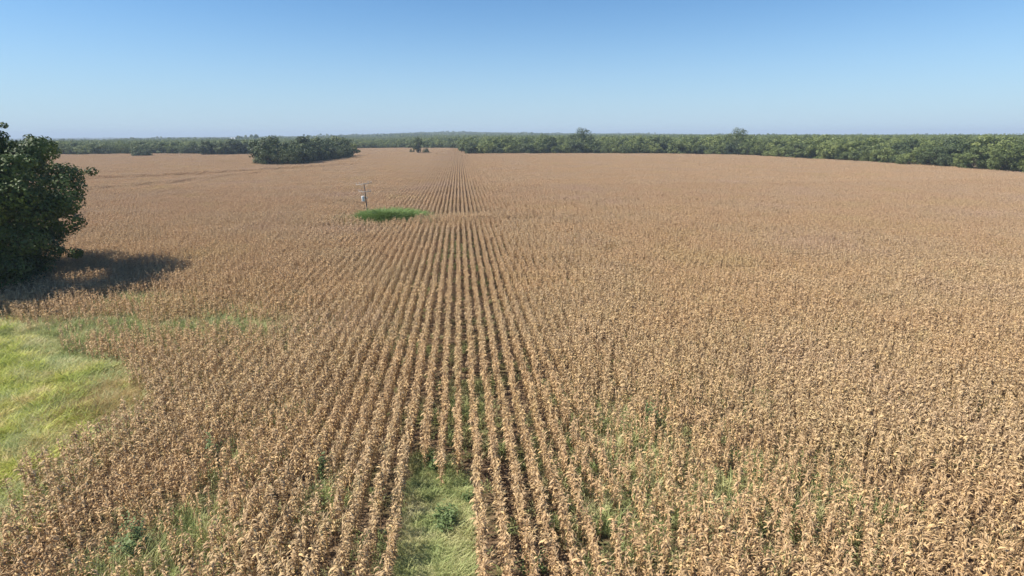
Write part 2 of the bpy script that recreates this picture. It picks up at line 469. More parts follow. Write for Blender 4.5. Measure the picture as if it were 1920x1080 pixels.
def plant_recipe(r):
    """what one plant is made of: (leaf index, height, angle, scale, tint)"""
    H = r.uniform(1.72, 1.90); a0 = r.uniform(0, 6.28); leaves = []
    nl = 13
    for i in range(nl):
        h = 0.40 + (H - 0.50) * (max(0.0, i + r.uniform(-.3, .3)) / nl) ** .8 + 0.06
        leaves.append((r.randrange(16), h, a0 + i * math.pi + r.uniform(-.7, .7), r.uniform(.78, 1.28) * (.62 + .38 * h / H), min(1, max(0, r.gauss(.56, .15)))))
    ear = (H * r.uniform(.48, .58), a0 + r.uniform(0, 6.28), r.uniform(.8, 1.0))
    return H, leaves, ear

def stalk_geo(g, H, sides=4):
    g.tube([(0, 0, 0), (0.01, 0.005, H * .5), (0, 0.01, H)], [.014, .012, .006], .45, sides, False)
def tassel_geo(g, H, r, k=4):
    for i in range(k):
        V, F = leaf_strip(r.uniform(.16, .26), .022, R(r.uniform(35, 85)), R(r.uniform(-20, 60)), 0.5, 2)
        a = r.uniform(0, 6.28); c, s = math.cos(a), math.sin(a)
        V = V @ np.array([[c, s, 0], [-s, c, 0], [0, 0, 1]]) + [0, 0, H - .01]
        g.add(V, F, .62)
def ear_geo(g, big=1.0):
    g.tube([(0, 0, 0), (.03, 0, -.05), (.055, 0, -.13), (.06, 0, -.20)], [.016, .030 * big, .030 * big, .008], .86, 5, True)

def rotz(V, a, s=1.0):
    c, q = math.cos(a), math.sin(a)
    return (V * s) @ np.array([[c, q, 0], [-q, c, 0], [0, 0, 1]])

def plant_geo(g, rec, r, off=(0, 0, 0), lean=None, lo=False, rz=0.0, sc=1.0):
    H, leaves, ear = rec
    q = Geo()
    if lo:
        V, F = leaf_strip(H * .98, .03, R(89), R(89), 0.4, 1); q.add(V, F, .4)
        for (k, h, a, s, t) in leaves[::1]:
            V, F = LEAVES_LO[k % 8]; q.add(rotz(V, a, s) + [0, 0, h], F, t)
        V, F = leaf_strip(.2, .06, R(-60), R(-80), .2, 1); q.add(rotz(V, ear[1]) + [0, 0, ear[0]], F, .92)
    else:
        stalk_geo(q, H)
        for (k, h, a, s, t) in leaves:
            V, F, dt_ = LEAVES[k]; q.add(rotz(V, a, s) + [0, 0, h], F, np.clip(t + dt_, 0, 1))
        tassel_geo(q, H, r)
        e = Geo(); ear_geo(e); V, F, T = e.arrays(); q.add(rotz(V, ear[1]) + [0, 0, ear[0]], F, T)
    V, F, T = q.arrays()
    V = rotz(V, rz, sc)
    if lean is not None: V[:, 0] += V[:, 2] * lean[0]; V[:, 1] += V[:, 2] * lean[1]
    g.add(V + np.array(off), F, T)

RECIPES = [plant_recipe(lr) for _ in range(10)]
forms = []
for k in range(10):
    g = Geo(); plant_geo(g, RECIPES[k], random.Random(100 + k)); V, F, T = g.arrays()
    forms.append(mesh_obj('crop_form_%03d' % len(forms), V, F, M_CORN, link=False, attrs={'tint': T}))
NP = 10
def chunk(lo, rows, length, seed):
    r = random.Random(seed); g = Geo()
    for j in range(rows):
        x0 = (j - (rows - 1) / 2) * ROW; y = -length / 2 + .05; w0 = r.uniform(0, 6)
        while y < length / 2:
            if r.random() > .05:
                plant_geo(g, RECIPES[r.randrange(10)], r, (x0 + r.gauss(0, .028), y + r.uniform(-.03, .03), r.uniform(-.08, .04)), (r.gauss(0, .035), r.gauss(0, .05)), lo, r.uniform(0, 6.28), r.uniform(.88, 1.06))
            y += .18
    V, F, T = g.arrays()
    j = np.round(V[:, 0] / ROW + (rows - 1) / 2); c_ = (j - (rows - 1) / 2) * ROW; V[:, 0] = c_ + (V[:, 0] - c_) * (1.12 if rows > 1 else 1.04)
    return V, F, T
NC = 6
for k in range(NC):
    V, F, T = chunk(False, 1, 1.52, 200 + k)
    forms.append(mesh_obj('crop_form_%03d' % len(forms), V, F, M_CORN, link=False, attrs={'tint': T}))
NB = 4
for k in range(NB):
    V, F, T = chunk(False, 6, 4.56, 300 + k)
    forms.append(mesh_obj('crop_form_%03d' % len(forms), V, F, M_CORN, link=False, attrs={'tint': T}))

def in_meadow(x, y):
    return in_poly(x + 3.2 * (fbm(x / 2.5, y / 2.5, 201, 3) - .5), y + 4.5 * (fbm(x / 2.5, y / 2.5, 301, 3) - .5), MEADOW)

def crop_ok(x, y, edge=0.0):
    ok = in_poly(x, y, FIELD) & ~in_meadow(x, y) & (patch_d(x, y) > 1.0) & (patch_d(x + .2, y + 1.7) > 1.0)
    return ok

# --- single plants, nearest the camera
D1, D2 = 52.0, 150.0
P_, rot_, scl_, var_ = [], [], [], []
rows_i = np.arange(-120, 130)
near_pts = []
for i in rows_i:
    x0 = xr + i * ROW
    y = np.arange(8.0, D1 + 1, 0.175) + rng.uniform(-.04, .04)
    x = np.full_like(y, x0) + 0.10 * (fbm(np.full_like(y, i * 1.7), y / 7.0, 9, 2) - .5) + rng.normal(0, 1, len(y)) * (.030 + .08 * np.clip((x0 - xr - 2.2) / 3, 0, 1) * np.clip((66 - y) / 20, 0, 1))
    y = y + rng.uniform(-.04, .04, len(y))
    if i in GAP_ROWS:
        k = y > GAP_ROWS[i]; x, y = x[k], y[k]
    near_pts.append(np.stack([x, y], 1))
near_pts = np.concatenate(near_pts)
x, y = near_pts[:, 0], near_pts[:, 1]
k = in_view(x, y) & (np.hypot(x, y) < 90) & crop_ok(x + rng.normal(0, .25, len(x)), y + rng.normal(0, .3, len(x)))
w = weediness(x, y)
k &= rng.random(len(x)) > 0.05 + 0.75 * w ** 1.3
near_pts = near_pts[k]; w = w[k]
x, y = near_pts[:, 0], near_pts[:, 1]
NPT = len(x)
z = terrain(x, y)
sc = rng.uniform(.93, 1.06, NPT) * (1 - .18 * w) * (0.90 + .16 * vnoise(x / 3.0, y / 3.0, 41))
p_rot = np.stack([rng.normal(0, .05, NPT), rng.normal(0, .05, NPT), rng.uniform(0, 6.28, NPT)], 1)
p_var = rng.integers(0, NP, NPT)
# the 300 that show largest are things of their own
dist = np.sqrt(x * x + y * y + CAM_H ** 2)
dz = cam_rot.transposed()
vec = np.stack([x, y, z + 1.2 - CAM_H], 1) @ np.array(cam_rot)
pxl = 960 + FPX * vec[:, 0] / -vec[:, 2]; pyl = 540 - FPX * vec[:, 1] / -vec[:, 2]
vis = (pxl > 5) & (pxl < 1915) & (pyl < 1072)
order = np.argsort(np.where(vis, dist, 1e9))[:300]
single = np.zeros(NPT, bool); single[order] = True
m = ~single
P_.append(np.stack([x, y, z], 1)[m]); rot_.append(p_rot[m]); scl_.append(np.repeat(sc[m][:, None], 3, 1)); var_.append(p_var[m])
SINGLES = [(x[i], y[i], z[i], p_rot[i], sc[i], int(p_var[i])) for i in order]

# --- row pieces, middle distance
rows_m = np.arange(-300, 320)
ys_m = np.arange(D1 + 1.0 + .76, D2, 1.52)
X, Y = np.meshgrid(xr + rows_m * ROW, ys_m); X = X.ravel(); Y = Y.ravel()
k = in_view(X, Y) & crop_ok(X, Y) & (np.abs(X) < 190)
X, Y = X[k], Y[k]
w = weediness(X, Y)
# along the low terrace beside the pole the rows are trampled and uneven
dT, _ = polyline_dist(X, Y, [spot(640, 408, 2), spot(800, 406, 2), spot(900, 402, 2), spot(960, 398, 2)])
loose = np.exp(-(dT / 5.0) ** 2)
k = rng.random(len(X)) > 0.003 + .35 * w ** 1.5
X, Y, w, loose = X[k], Y[k], w[k], loose[k]; n = len(X)
X = X + 0.12 * (fbm(np.round(X / ROW) * 1.7, Y / 7.0, 9, 2) - .5) + rng.normal(0, 1, n) * (loose * .18 + .07 * np.clip((X - xr - 2.5) / 5, 0, 1) * np.clip((150 - Y) / 30, 0, 1))
h = rng.uniform(.93, 1.07, n) * (1 - .12 * w) * (0.92 + .14 * vnoise(X / 4.0, Y / 4.0, 41))
P_.append(np.stack([X, Y, terrain(X, Y)], 1)); rot_.append(np.stack([rng.normal(0, .01, n), rng.normal(0, .01, n), rng.integers(0, 2, n) * math.pi + rng.normal(0, .9, n) * loose], 1))
scl_.append(np.stack([rng.uniform(.9, 1.1, n), np.full(n, 1.02), h], 1)); var_.append(NP + rng.integers(0, NC, n))
# --- blocks of six rows, far
BL = 4.56
bx = np.arange(-110, 100); by = np.arange(0, 130)
X, Y = np.meshgrid(xr + (bx * 6 + 2.5) * ROW, D2 + BL / 2 + by * BL); X = X.ravel(); Y = Y.ravel()
k = in_view(X, Y) & crop_ok(X, Y); X, Y = X[k], Y[k]; n = len(X)
h = rng.uniform(.95, 1.05, n) * (0.92 + .14 * vnoise(X / 9.0, Y / 9.0, 41))
P_.append(np.stack([X, Y, terrain(X, Y)], 1)); rot_.append(np.stack([np.zeros(n), np.zeros(n), rng.integers(0, 2, n) * math.pi], 1))
scl_.append(np.stack([np.ones(n), np.full(n, 1.0), h], 1)); var_.append(NP + NC + rng.integers(0, NB, n))
crop = scatter('corn_crop', np.concatenate(P_), np.concatenate(rot_), np.concatenate(scl_), np.concatenate(var_), forms, 'ripe dry brown corn standing in long straight rows across the whole field')
print('crop instances', len(crop.data.vertices))

# --- the nearest plants, each with its own stalk, leaves, ear and tassel
leaf_me = []
for V, F, dt_ in LEAVES:
    for t in (.3, .5, .65, .85):
        o = mesh_obj('leaf', V, F, M_CORN, link=False, attrs={'tint': np.clip(t + dt_, 0, 1)}); leaf_me.append(o.data)
stalk_me, tassel_me = [], []
for k in range(10):
    g = Geo(); stalk_geo(g, RECIPES[k][0]); V, F, T = g.arrays(); stalk_me.append(mesh_obj('stalk', V, F, M_CORN, link=False, attrs={'tint': T}).data)
    g = Geo(); tassel_geo(g, RECIPES[k][0], random.Random(100 + k)); V, F, T = g.arrays(); tassel_me.append(mesh_obj('tassel', V, F, M_CORN, link=False, attrs={'tint': T}).data)
g = Geo(); ear_geo(g); V, F, T = g.arrays(); ear_me = mesh_obj('ear', V, F, M_CORN, link=False, attrs={'tint': T}).data
def child(name, me, parent, loc, rz, s=1.0):
    o = bpy.data.objects.new(name, me); COL.objects.link(o); o.parent = parent
    o.location = loc; o.rotation_euler = (0, 0, rz); o.scale = (s, s, s); return o
for (px_, py_, pz_, rr, s_, v_) in SINGLES:
    e = bpy.data.objects.new('corn_plant', None); COL.objects.link(e)
    e.empty_display_size = .3; e.location = (px_, py_, pz_); e.rotation_euler = tuple(rr); e.scale = (s_, s_, s_)
    tag(e, 'dry brown corn plant with drooping leaves, in the rows nearest the camera', 'corn plant', 'single corn plants in the nearest rows')
    H, lv, ear = RECIPES[v_]
    child('stalk', stalk_me[v_], e, (0, 0, 0), 0)
    child('tassel', tassel_me[v_], e, (0, 0, 0), 0)
    child('ear', ear_me, e, (0, 0, ear[0]), ear[1])
    for (k, h, a, s, t) in lv:
        ti = 0 if t < .4 else 1 if t < .58 else 2 if t < .75 else 3
        child('leaf', leaf_me[k * 4 + ti], e, (0, 0, h), a, s)

# ------------------------------------------------------------------ grasses and weeds
def tuft(seed, nb, rad, h0, h1, width, bend=1.0, seg=2):
    r = random.Random(seed); g = Geo()
    for i in range(nb):
        L = r.uniform(h0, h1); V, F = leaf_strip(L, width * r.uniform(.7, 1.3), R(r.uniform(48, 84)), R(r.uniform(-55, 30) * bend), r.uniform(-1, 1), seg)
        q = rad * math.sqrt(r.random()); b = r.uniform(0, 6.28)
        g.add(rotz(V, r.uniform(0, 6.28)) + [q * math.cos(b), q * math.sin(b), 0], F, min(1, max(0, r.gauss(.5, .25))))
    return g.arrays()
def forms_of(prefix, mat, specs):
    out = []
    for i, sp in enumerate(specs):
        V, F, T = tuft(*sp); out.append(mesh_obj(prefix + '_%03d' % i, V, F, mat, link=False, attrs={'tint': T}))
    return out
def sow(n, poly):
    p = np.array(poly); lo = p.min(0) - 1; hi = p.max(0) + 1
    x = rng.uniform(lo[0], hi[0], n); y = rng.uniform(lo[1], hi[1], n); return x, y
def scat(name, x, y, smin, smax, forms, label, hz=None):
    n = len(x); s = rng.uniform(smin, smax, n); sh = s * (hz if hz is not None else 1.0)
    return scatter(name, np.stack([x, y, terrain(x, y)], 1), np.stack([np.zeros(n), np.zeros(n), rng.uniform(0, 6.28, n)], 1), np.stack([s, s, sh], 1), rng.integers(0, len(forms), n), forms, label)

# meadow at the left
x, y = sow(26000, MEADOW); k = in_poly(x + rng.normal(0, .7, len(x)), y + rng.normal(0, .9, len(x)), MEADOW) & in_view(x, y, 6, 8); x, y = x[k], y[k]
mf = forms_of('meadow_form', M_MEADOW, [(500 + i, 60, .42, .45, .95, .022, 1.0, 2) for i in range(4)] + [(520 + i, 50, .35, .7, 1.25, .028, .9, 2) for i in range(2)])
mf += forms_of('meadow_form_weed', M_WEED, [(530 + i, 55, .38, .5, 1.05, .03, .9, 2) for i in range(4)])
print('meadow', len(x))
M_TAN = make_green_mat('dry_orange_grass', [(0.0, (0.26, 0.20, 0.08)), (0.5, (0.50, 0.37, 0.15)), (1.0, (0.66, 0.52, 0.27))], 0.3, 0.6, 0.5)
mf += forms_of('meadow_form_x_tan', M_TAN, [(535 + i, 55, .36, .5, 1.1, .022, .8, 2) for i in range(3)])
de, _ = polyline_dist(x, y, MEADOW[1:-1]); tx_, ty_ = spot(225, 715, 1.2)
dt = np.hypot((x - tx_) / 3.2, (y - ty_) / 4.5)
n = len(x); v = rng.integers(0, 6, n)
v = np.where(rng.random(n) < np.clip(1.15 - de / 2.6, 0.10, .9) + .5 * (vnoise(x / 1.8, y / 1.8, 77) > .68), rng.integers(6, 10, n), v)
v = np.where(rng.random(n) < np.clip(1.1 - dt * .8, .04, .75), rng.integers(10, 13, n), v)
sm = rng.uniform(.8, 1.15, n)
scatter('meadow_grass', np.stack([x, y, terrain(x, y)], 1), np.stack([np.zeros(n), np.zeros(n), rng.uniform(0, 6.28, n)], 1), np.stack([sm, sm, sm * (.7 + .6 * vnoise(x / 1.6, y / 1.6, 3))], 1), v, mf, 'tall yellow green meadow grass in the open patch at the left')

# grass in the gap between the rows
GAPP = [(xr - 2.75 * ROW, 8), (xr - .35 * ROW, 8), (xr - .35 * ROW, y850 + .6), (xr - 2.75 * ROW, y850 + .9)]
GAPP = [(xr - 3.62 * ROW, 8), (xr - .38 * ROW, 8), (xr - .45 * ROW, y850 - .2), (xr - 1.2 * ROW, y850 + 2.0), (xr - 2.9 * ROW, y850 + 3.0), (xr - 3.7 * ROW, y850 + 2.5)]
x, y = sow(2600, GAPP); k = in_poly(x, y, GAPP); x, y = x[k], y[k]
wf = forms_of('weed_form', M_WEED, [(540 + i, 75, .32, .22, .55, .013, .9, 2) for i in range(4)] + [(560 + i, 60, .28, .35, .8, .016, .8, 2) for i in range(2)])
scat('gap_grass', x, y, .7, 1.15, wf, 'pale green grass filling the gap between corn rows at the bottom of the field', .6 + .7 * vnoise(x * 1.2, y * 1.2, 13))

# weeds between the rows, thick where they break through the crop
n = 230000
y = rng.uniform(9, 120, n) ** 1.0; x = rng.uniform(-95, 110, n)
k = in_view(x, y, 6, 3) & crop_ok(x, y) & (patch_d(x, y) > 1.5); x, y = x[k], y[k]
w = weediness(x, y)
cen = np.exp(-((x - xr + .5) / 9.0) ** 2) * np.clip(1.1 - y / 70, 0, 1) * (.25 + .9 * vnoise(x * .8, y / 3.0, 88))
dx_ = np.abs((x - xr) / ROW - np.round((x - xr) / ROW))
k = rng.random(len(x)) < np.clip(w ** 1.2 * .9 + cen * (dx_ > .30) * .22 + .010, 0, 1)
x, y, w = x[k], y[k], w[k]
print('weeds', len(x))
sf = forms_of('weeds_form', M_WEED, [(580 + i, 42, .26, .45, 1.1, .024, .7, 2) for i in range(5)])
scat('crop_weeds', x, y, .7, 1.1, sf, 'green weeds growing low between and through the corn rows', .55 + 1.35 * w)

# bright patch round the foot of the pole
n = 10500
x = PATCH_C[0] + rng.uniform(-9, 9, n); y = PATCH_C[1] + rng.uniform(-9, 9, n)
pdv = patch_d(x, y) + .40 * (vnoise(x * .7, y * .7, 19) - .5); k = (pdv < 1.0) | ((pdv < 1.45) & (rng.random(n) < .10)); x, y, pdv = x[k], y[k], pdv[k]
pf = forms_of('patch_form', M_LUSH, [(600 + i, 110, .40, 1.1, 3.7, .075, .22, 3) for i in range(5)])
scat('green_patch', x, y, .75, 1.1, pf, 'bright green tall weeds round the foot of the utility pole', (.55 + .62 * vnoise(x * .9, y * .9, 23)) * (.66 + .44 * np.sqrt(np.clip(1 - pdv, 0, 1))))

# leafy weed bushes
def bush_geo(seed, rad, hgt, n, size):
    r = random.Random(seed); g = Geo(); st = Geo(); tips = []
    for i in range(9):
        a = r.uniform(0, 6.28); q = rad * r.uniform(.2, .85); hh = hgt * r.uniform(.45, .95)
        t = (q * math.cos(a), q * math.sin(a), hh); tips.append(t)
        st.tube([(0, 0, 0), (t[0] * .35, t[1] * .35, hh * .55), t], [.018, .012, .004], .3, 4, False)
    for i in range(n):
        t = tips[r.randrange(9)]; s = r.uniform(.25, 1.08)
        c = np.array([t[0] * s + r.gauss(0, rad * .16), t[1] * s + r.gauss(0, rad * .16), max(.04, t[2] * s + r.gauss(0, hgt * .09))])
        V, F = leaf_strip(size * r.uniform(.7, 1.3), size * .5, R(r.uniform(-20, 50)), R(r.uniform(-60, 0)), r.uniform(-1, 1), 2)
        g.add(rotz(V, r.uniform(0, 6.28)) + c, F, min(1, max(0, r.gauss(.5, .25))))
    return g.arrays(), st.arrays()
def bush(seed, px, py, rad, hgt, n, size, label):
    (V, F, T), (V2, F2, T2) = bush_geo(seed, rad, hgt, n, size)
    bx_, by_ = spot(px, py, 0.2)
    e = empty('leafy_weed', (bx_, by_, float(terrain(bx_, by_))), seed)
    tag(e, label, 'weed', 'leafy weeds standing in the crop')
    mesh_obj('foliage', V, F, M_BUSH, e, attrs={'tint': T}); mesh_obj('stem', V2, F2, M_BUSH, e, attrs={'tint': T2})
bush(1, 836, 982, .68, .85, 1000, .13, 'dark green bushy weed in the middle of the grassy gap')
bush(2, 818, 880, .55, .95, 700, .12, 'leafy weed at the far end of the grassy gap where the rows stop')
bush(3, 878, 935, .30, .55, 300, .10, 'small dark weed against the row right of the grassy gap')
bush(4, 1222, 812, .50, 1.9, 500, .13, 'green weed poking out of the corn right of centre')
bush(5, 1000, 1082, .50, 1.2, 450, .12, 'leafy weed between two rows at the bottom edge, right of the grassy gap')
bush(6, 612, 905, .40, 1.7, 400, .12, 'green weed rising above the corn left of the grassy gap')
bush(7, 405, 880, .40, 1.9, 400, .12, 'green weed among corn below the meadow, left of centre')
bush(8, 262, 1052, .75, 1.8, 900, .13, 'broad green weed at the bottom left of the corn')

# ------------------------------------------------------------------ trees
def make_tree(seed, H, Rr, nclump, nleaf, lsize, low=0.12, squash=1.0, extra=(), profile=None, rcl=(.22, .40), twigs=0):
    """crown of leaf faces gathered in clumps at limb ends, and a tapered trunk with limbs"""
    r = random.Random(seed); q = np.random.default_rng(seed)
    tr = Geo(); zc = H * (low + 1) / 2; hz = H * (1 - low) / 2
    tr.tube([(0, 0, -.2), (r.uniform(-.2, .2), r.uniform(-.2, .2), H * .25), (r.uniform(-.4, .4), r.uniform(-.4, .4), H * .5), (0, 0, H * .8)], [H * .028, H * .022, H * .016, H * .004], .5, 8, False)
    C = []; 
    for i in range(nclump):
        while True:
            p = np.array([r.uniform(-1, 1), r.uniform(-1, 1), r.uniform(-1, 1)]); d = np.linalg.norm(p)
            if .05 < d < 1: break
        p = p / d * (r.uniform(.62, .93) if r.random() < .8 else r.uniform(.2, .6))
        wob = 1 + .28 * (math.sin(3 * math.atan2(p[1], p[0]) + seed) * .5 + math.sin(5 * p[2] + seed * 2) * .5)
        c = np.array([p[0] * Rr * wob, p[1] * Rr * wob, zc + p[2] * hz * (1.0 if p[2] > 0 else squash)])
        rc = Rr * r.uniform(*rcl)
        if profile and r.random() < .9:
            zz = r.uniform(.03, .95) * H; a_ = r.uniform(0, 6.283); q_ = np.interp(zz / H, profile[0], profile[1]) * Rr * r.uniform(.72, 1.0) * (1 + .10 * math.sin(5 * a_ + zz * .9) + .07 * math.sin(9 * a_ - zz * 2.1))
            c = np.array([q_ * math.cos(a_), q_ * math.sin(a_), zz])
        C.append((c, rc))
        if i % 2 == 0:
            b = np.array([0, 0, H * r.uniform(.2, .5)])
            mid = b * .4 + c * .6 + [0, 0, -.06 * H]
            tr.tube([tuple(b), tuple(mid), tuple(c)], [H * .012, H * .007, H * .003], .5, 5, False)
    C += [(np.array(c_), r_) for c_, r_ in extra]
    for i in range(twigs):             # small outlying sprays that break the outline
        c0, r0 = C[r.randrange(nclump)]
        o_ = np.array([c0[0], c0[1], (c0[2] - H * .45) * .6]); o_ /= max(np.linalg.norm(o_), .1)
        C.append((c0 + o_ * r0 * r.uniform(1.0, 1.5) + np.array([r.uniform(-.6, .6), r.uniform(-.6, .6), r.uniform(-.6, .6)]), r.uniform(.35, .75)))
    nclump = len(C)
    rs = np.array([rc for _, rc in C]); wts = rs ** 2 / (rs ** 2).sum()
    pers = np.maximum(8, (nleaf * wts).astype(int)); n = int(pers.sum())
    cen = np.repeat(np.array([c for c, _ in C]), pers, 0); rad = np.repeat(rs, pers)
    dirs = q.normal(size=(n, 3)); dirs /= np.linalg.norm(dirs, axis=1)[:, None]
    rr = rad * q.uniform(.5, 1.10, n) ** .5
    pos = cen + dirs * rr[:, None] * [1, 1, .75]
    nor = dirs * 1.2 + q.normal(size=(n, 3)) * .42 + [0, 0, .15]; nor /= np.linalg.norm(nor, axis=1)[:, None]
    a = np.cross(nor, q.normal(size=(n, 3))); a /= np.linalg.norm(a, axis=1)[:, None]; b = np.cross(nor, a)
    s = lsize * q.uniform(.6, 1.3, n)[:, None]
    V = np.stack([pos - a * s * .5, pos + b * s * .32, pos + a * s * .5, pos - b * s * .32], 1).reshape(-1, 3)
    V[:, 2] = np.maximum(V[:, 2], .05)
    F = np.arange(n * 4).reshape(n, 4)
    ct = np.repeat([r.gauss(.5, .18) for _ in C], pers); T = np.repeat(np.clip(ct + q.normal(0, .16, n), 0, 1), 4)
    return (V, F, T), tr.arrays()

TREES = []
specs = [(1, 11.5, 5.2, 34, .10), (2, 12.5, 5.8, 40, .08), (3, 10.5, 4.6, 30, .10), (4, 13.0, 5.0, 36, .12), (5, 9.5, 5.4, 34, .04), (6, 12.0, 6.4, 44, .08), (7, 11.0, 4.2, 28, .14)]
for (sd, H, Rr, nc, lo) in specs:
    cr, tk = make_tree(sd, H, Rr, nc, 3400, .62, lo, 1.0, (), None, (.20, .42), 8)
    c = mesh_obj('crown', cr[0], cr[1], M_TREE, link=False, attrs={'tint': cr[2]})
    t = mesh_obj('trunk', tk[0], tk[1], M_BARK, link=False)
    TREES.append((c.data, t.data, H))
DARK = []
for (cm, tm, H) in TREES:
    d_ = cm.copy(); d_.materials[0] = M_DARKTREE; DARK.append((d_, tm, H))
cr, tk = make_tree(21, 7.5, 3.0, 18, 1600, .5, .32); TREES.append((mesh_obj('crown', cr[0], cr[1], M_TREE, link=False, attrs={'tint': cr[2]}).data, mesh_obj('trunk', tk[0], tk[1], M_BARK, link=False).data, 7.5))
cr, tk = make_tree(22, 4.2, 4.6, 26, 2200, .5, .0); BUSHF = (mesh_obj('crown', cr[0], cr[1], M_DARKTREE, link=False, attrs={'tint': cr[2]}).data, mesh_obj('trunk', tk[0], tk[1], M_BARK, link=False).data, 4.2)
cr, tk = make_tree(23, 16.0, 8.5, 60, 6500, .62, .05); DOME = (mesh_obj('crown', cr[0], cr[1], M_DARKTREE, link=False, attrs={'tint': cr[2]}).data, mesh_obj('trunk', tk[0], tk[1], M_BARK, link=False).data, 16.0)
tree_count = [0]
def tree(x, y, form, H, label, group=None, wide=1.0, name='tree', cat='tree', rz=None):
    cm, tm, H0 = form
    e = empty(name, (x, y, float(terrain(x, y))), random.uniform(0, 6.28) if rz is None else rz)
    s = H / H0; e.scale = (s * wide, s * wide, s)
    tag(e, label, cat, group)
    for nm, me in (('trunk', tm), ('crown', cm)):
        o = bpy.data.objects.new(nm, me); COL.objects.link(o); o.parent = e
    tree_count[0] += 1
    return e

# the big dark tree at the left edge
(V, F, T), (V2, F2, T2) = make_tree(41, 15.0, 10.4, 210, 190000, .27, .02, 1.0, [((7.9, 2.6, 13.4), 1.6), ((6.9, 3.9, 13.2), 1.7), ((7.2, 1.2, 12.4), 1.7), ((10.0, 1.6, 9.8), 1.8), ((10.6, 0.2, 8.6), 1.7), ((9.4, -1.6, 8.0), 1.9), ((9.2, -3.0, 9.6), 1.8), ((9.9, 1.0, 6.6), 1.6), ((8.8, -2.8, 5.6), 1.8)],
                                    ([0, .18, .36, .55, .70, .80, .90, .97], [.66, .68, .80, .93, .95, .80, .50, .22]), (.09, .21), 110)
e = empty('old_tree', (TREE_A[0], TREE_A[1], 0)); tag(e, 'large dark leafy tree at the left edge, casting its shadow on the corn', 'tree')
mesh_obj('crown', V, F, M_BIGTREE, e, attrs={'tint': T}); mesh_obj('trunk', V2, F2, M_BARK, e)

# tree line behind the right half of the field
def along(pts, step):
    out = []; carry = 0.0
    for (ax_, ay_), (bx_, by_) in zip(pts[:-1], pts[1:]):
        L = math.hypot(bx_ - ax_, by_ - ay_); d = carry
        while d < L:
            out.append((ax_ + (bx_ - ax_) * d / L, ay_ + (by_ - ay_) * d / L)); d += step
        carry = d - L
    return out
rt = random.Random(77)
edgeR = [spot(p, q, 2) for p, q in ((884, 287), (960, 287), (1100, 286.5), (1250, 286.5), (1400, 289.5), (1500, 295), (1640, 302), (1780, 311), (1920, 320), (2060, 329))]
rows_spec = [(4.5, 6.8, 4.6, 10.8), (12.5, 8.2, 8.0, 12.0), (22.5, 10.0, 9.5, 13.4), (35, 12.5, 10.5, 14.0)]
for ri, (off, step, h0, h1) in enumerate(rows_spec):
    for (tx, ty) in along(edgeR, step):
        d = math.hypot(tx, ty); f = (d + off + rt.uniform(-2, 2)) / d
        X_ = tx * f + rt.uniform(-1.5, 1.5); Y_ = ty * f
        a = math.atan2(X_, Y_) - YAW
        part = 'left stretch' if a < .12 else 'middle stretch' if a < .42 else 'right stretch'
        lab = ['rounded green tree at the field edge in the %s of the right tree line', 'taller green tree in the second rank in the %s of the right tree line',
               'olive green treetop in the third rank in the %s of the right tree line', 'treetop at the back in the %s of the right tree line'][ri] % part
        tree(X_, Y_, (DARK if rt.random() < .28 else TREES)[rt.choice([0, 1, 2, 4, 5, 6, 3])], rt.uniform(h0, h1) * (1.17 if rt.random() < .13 else 1), lab, 'trees of the %s of the right tree line' % part, rt.uniform(.95, 1.2))
p = spot(1088, 284.5, 2); tree(p[0], p[1], DOME, 19.0, 'tallest rounded dark tree rising above the tree line near the middle', None, 1.0)
p = spot(1378, 286.5, 2); tree(p[0], p[1], DOME, 18.3, 'tall tree with uneven top rising above the right tree line', None, .9, rz=2.2)
p = spot(1010, 284.5, 2); tree(p[0], p[1], TREES[5], 15.5, 'broad tree a little above its neighbours at the left of the right tree line')
p = spot(942, 285.5, 2); tree(p[0], p[1], TREES[1], 15.0, 'dark broad tree near the left end of the right tree line')
p = spot(865, 284.5, 2); tree(p[0], p[1], TREES[7], 7.2, 'small round tree on a bare trunk at the left end of the right tree line')

# lone tree with two bushes at its foot
p = spot(785, 286, 2.0); tree(p[0], p[1], DARK[3], 14.2, 'lone tall tree standing out in the corn near the middle', None, .92)
p = spot(771, 284.8, 2.0); tree(p[0], p[1], BUSHF, 3.8, 'small bush left of the lone tree', None, .55, 'bush', 'bush')
p = spot(799, 285.3, 2.0); tree(p[0], p[1], BUSHF, 4.6, 'larger bush right of the lone tree', None, .6, 'bush', 'bush')

# grove in the field, left of centre
def GL(tx, ty, off):
    a = math.atan2(tx, ty); b0 = math.atan2(*spot(540, 300)); b1 = math.atan2(*spot(600, 300))
    part_ = 'left' if a < b0 else 'middle' if a < b1 else 'right'
    rank_ = {0: 'lower front tree', 9: 'tall second-rank tree', 19: 'hindmost treetop'}[off]
    return '%s at the %s of the dense grove in the corn' % (rank_, part_)
g1 = [spot(505, 307.0, 2), spot(560, 305.5, 2), spot(612, 298, 2), spot(654, 292.5, 2)]
for (off, step, h0, h1) in ((0, 8.5, 7.0, 12.0), (9, 9.5, 9.5, 14.5), (19, 12.0, 10.5, 14.8)):
    for (tx, ty) in along(g1, step):
        d = math.hypot(tx, ty); f = (d + off + rt.uniform(-2, 2)) / d
        tree(tx * f + rt.uniform(-1, 1) - off * .15, ty * f, DARK[rt.randrange(7)], rt.uniform(h0, h1), GL(tx, ty, off), 'trees of the grove in the corn', rt.uniform(.95, 1.15))
p = spot(502, 303.5, 2); tree(p[0], p[1], DARK[5], 13.2, 'broad tree at the left end of the grove in the corn')
p = spot(598, 295.5, 2); tree(p[0], p[1], DARK[3], 15.0, 'tallest tree in the middle of the grove in the corn', None, 1.1)
p = spot(662, 291, 2); tree(p[0], p[1], TREES[7], 9.5, 'small tree at the right end of the grove in the corn', None, 1.1)
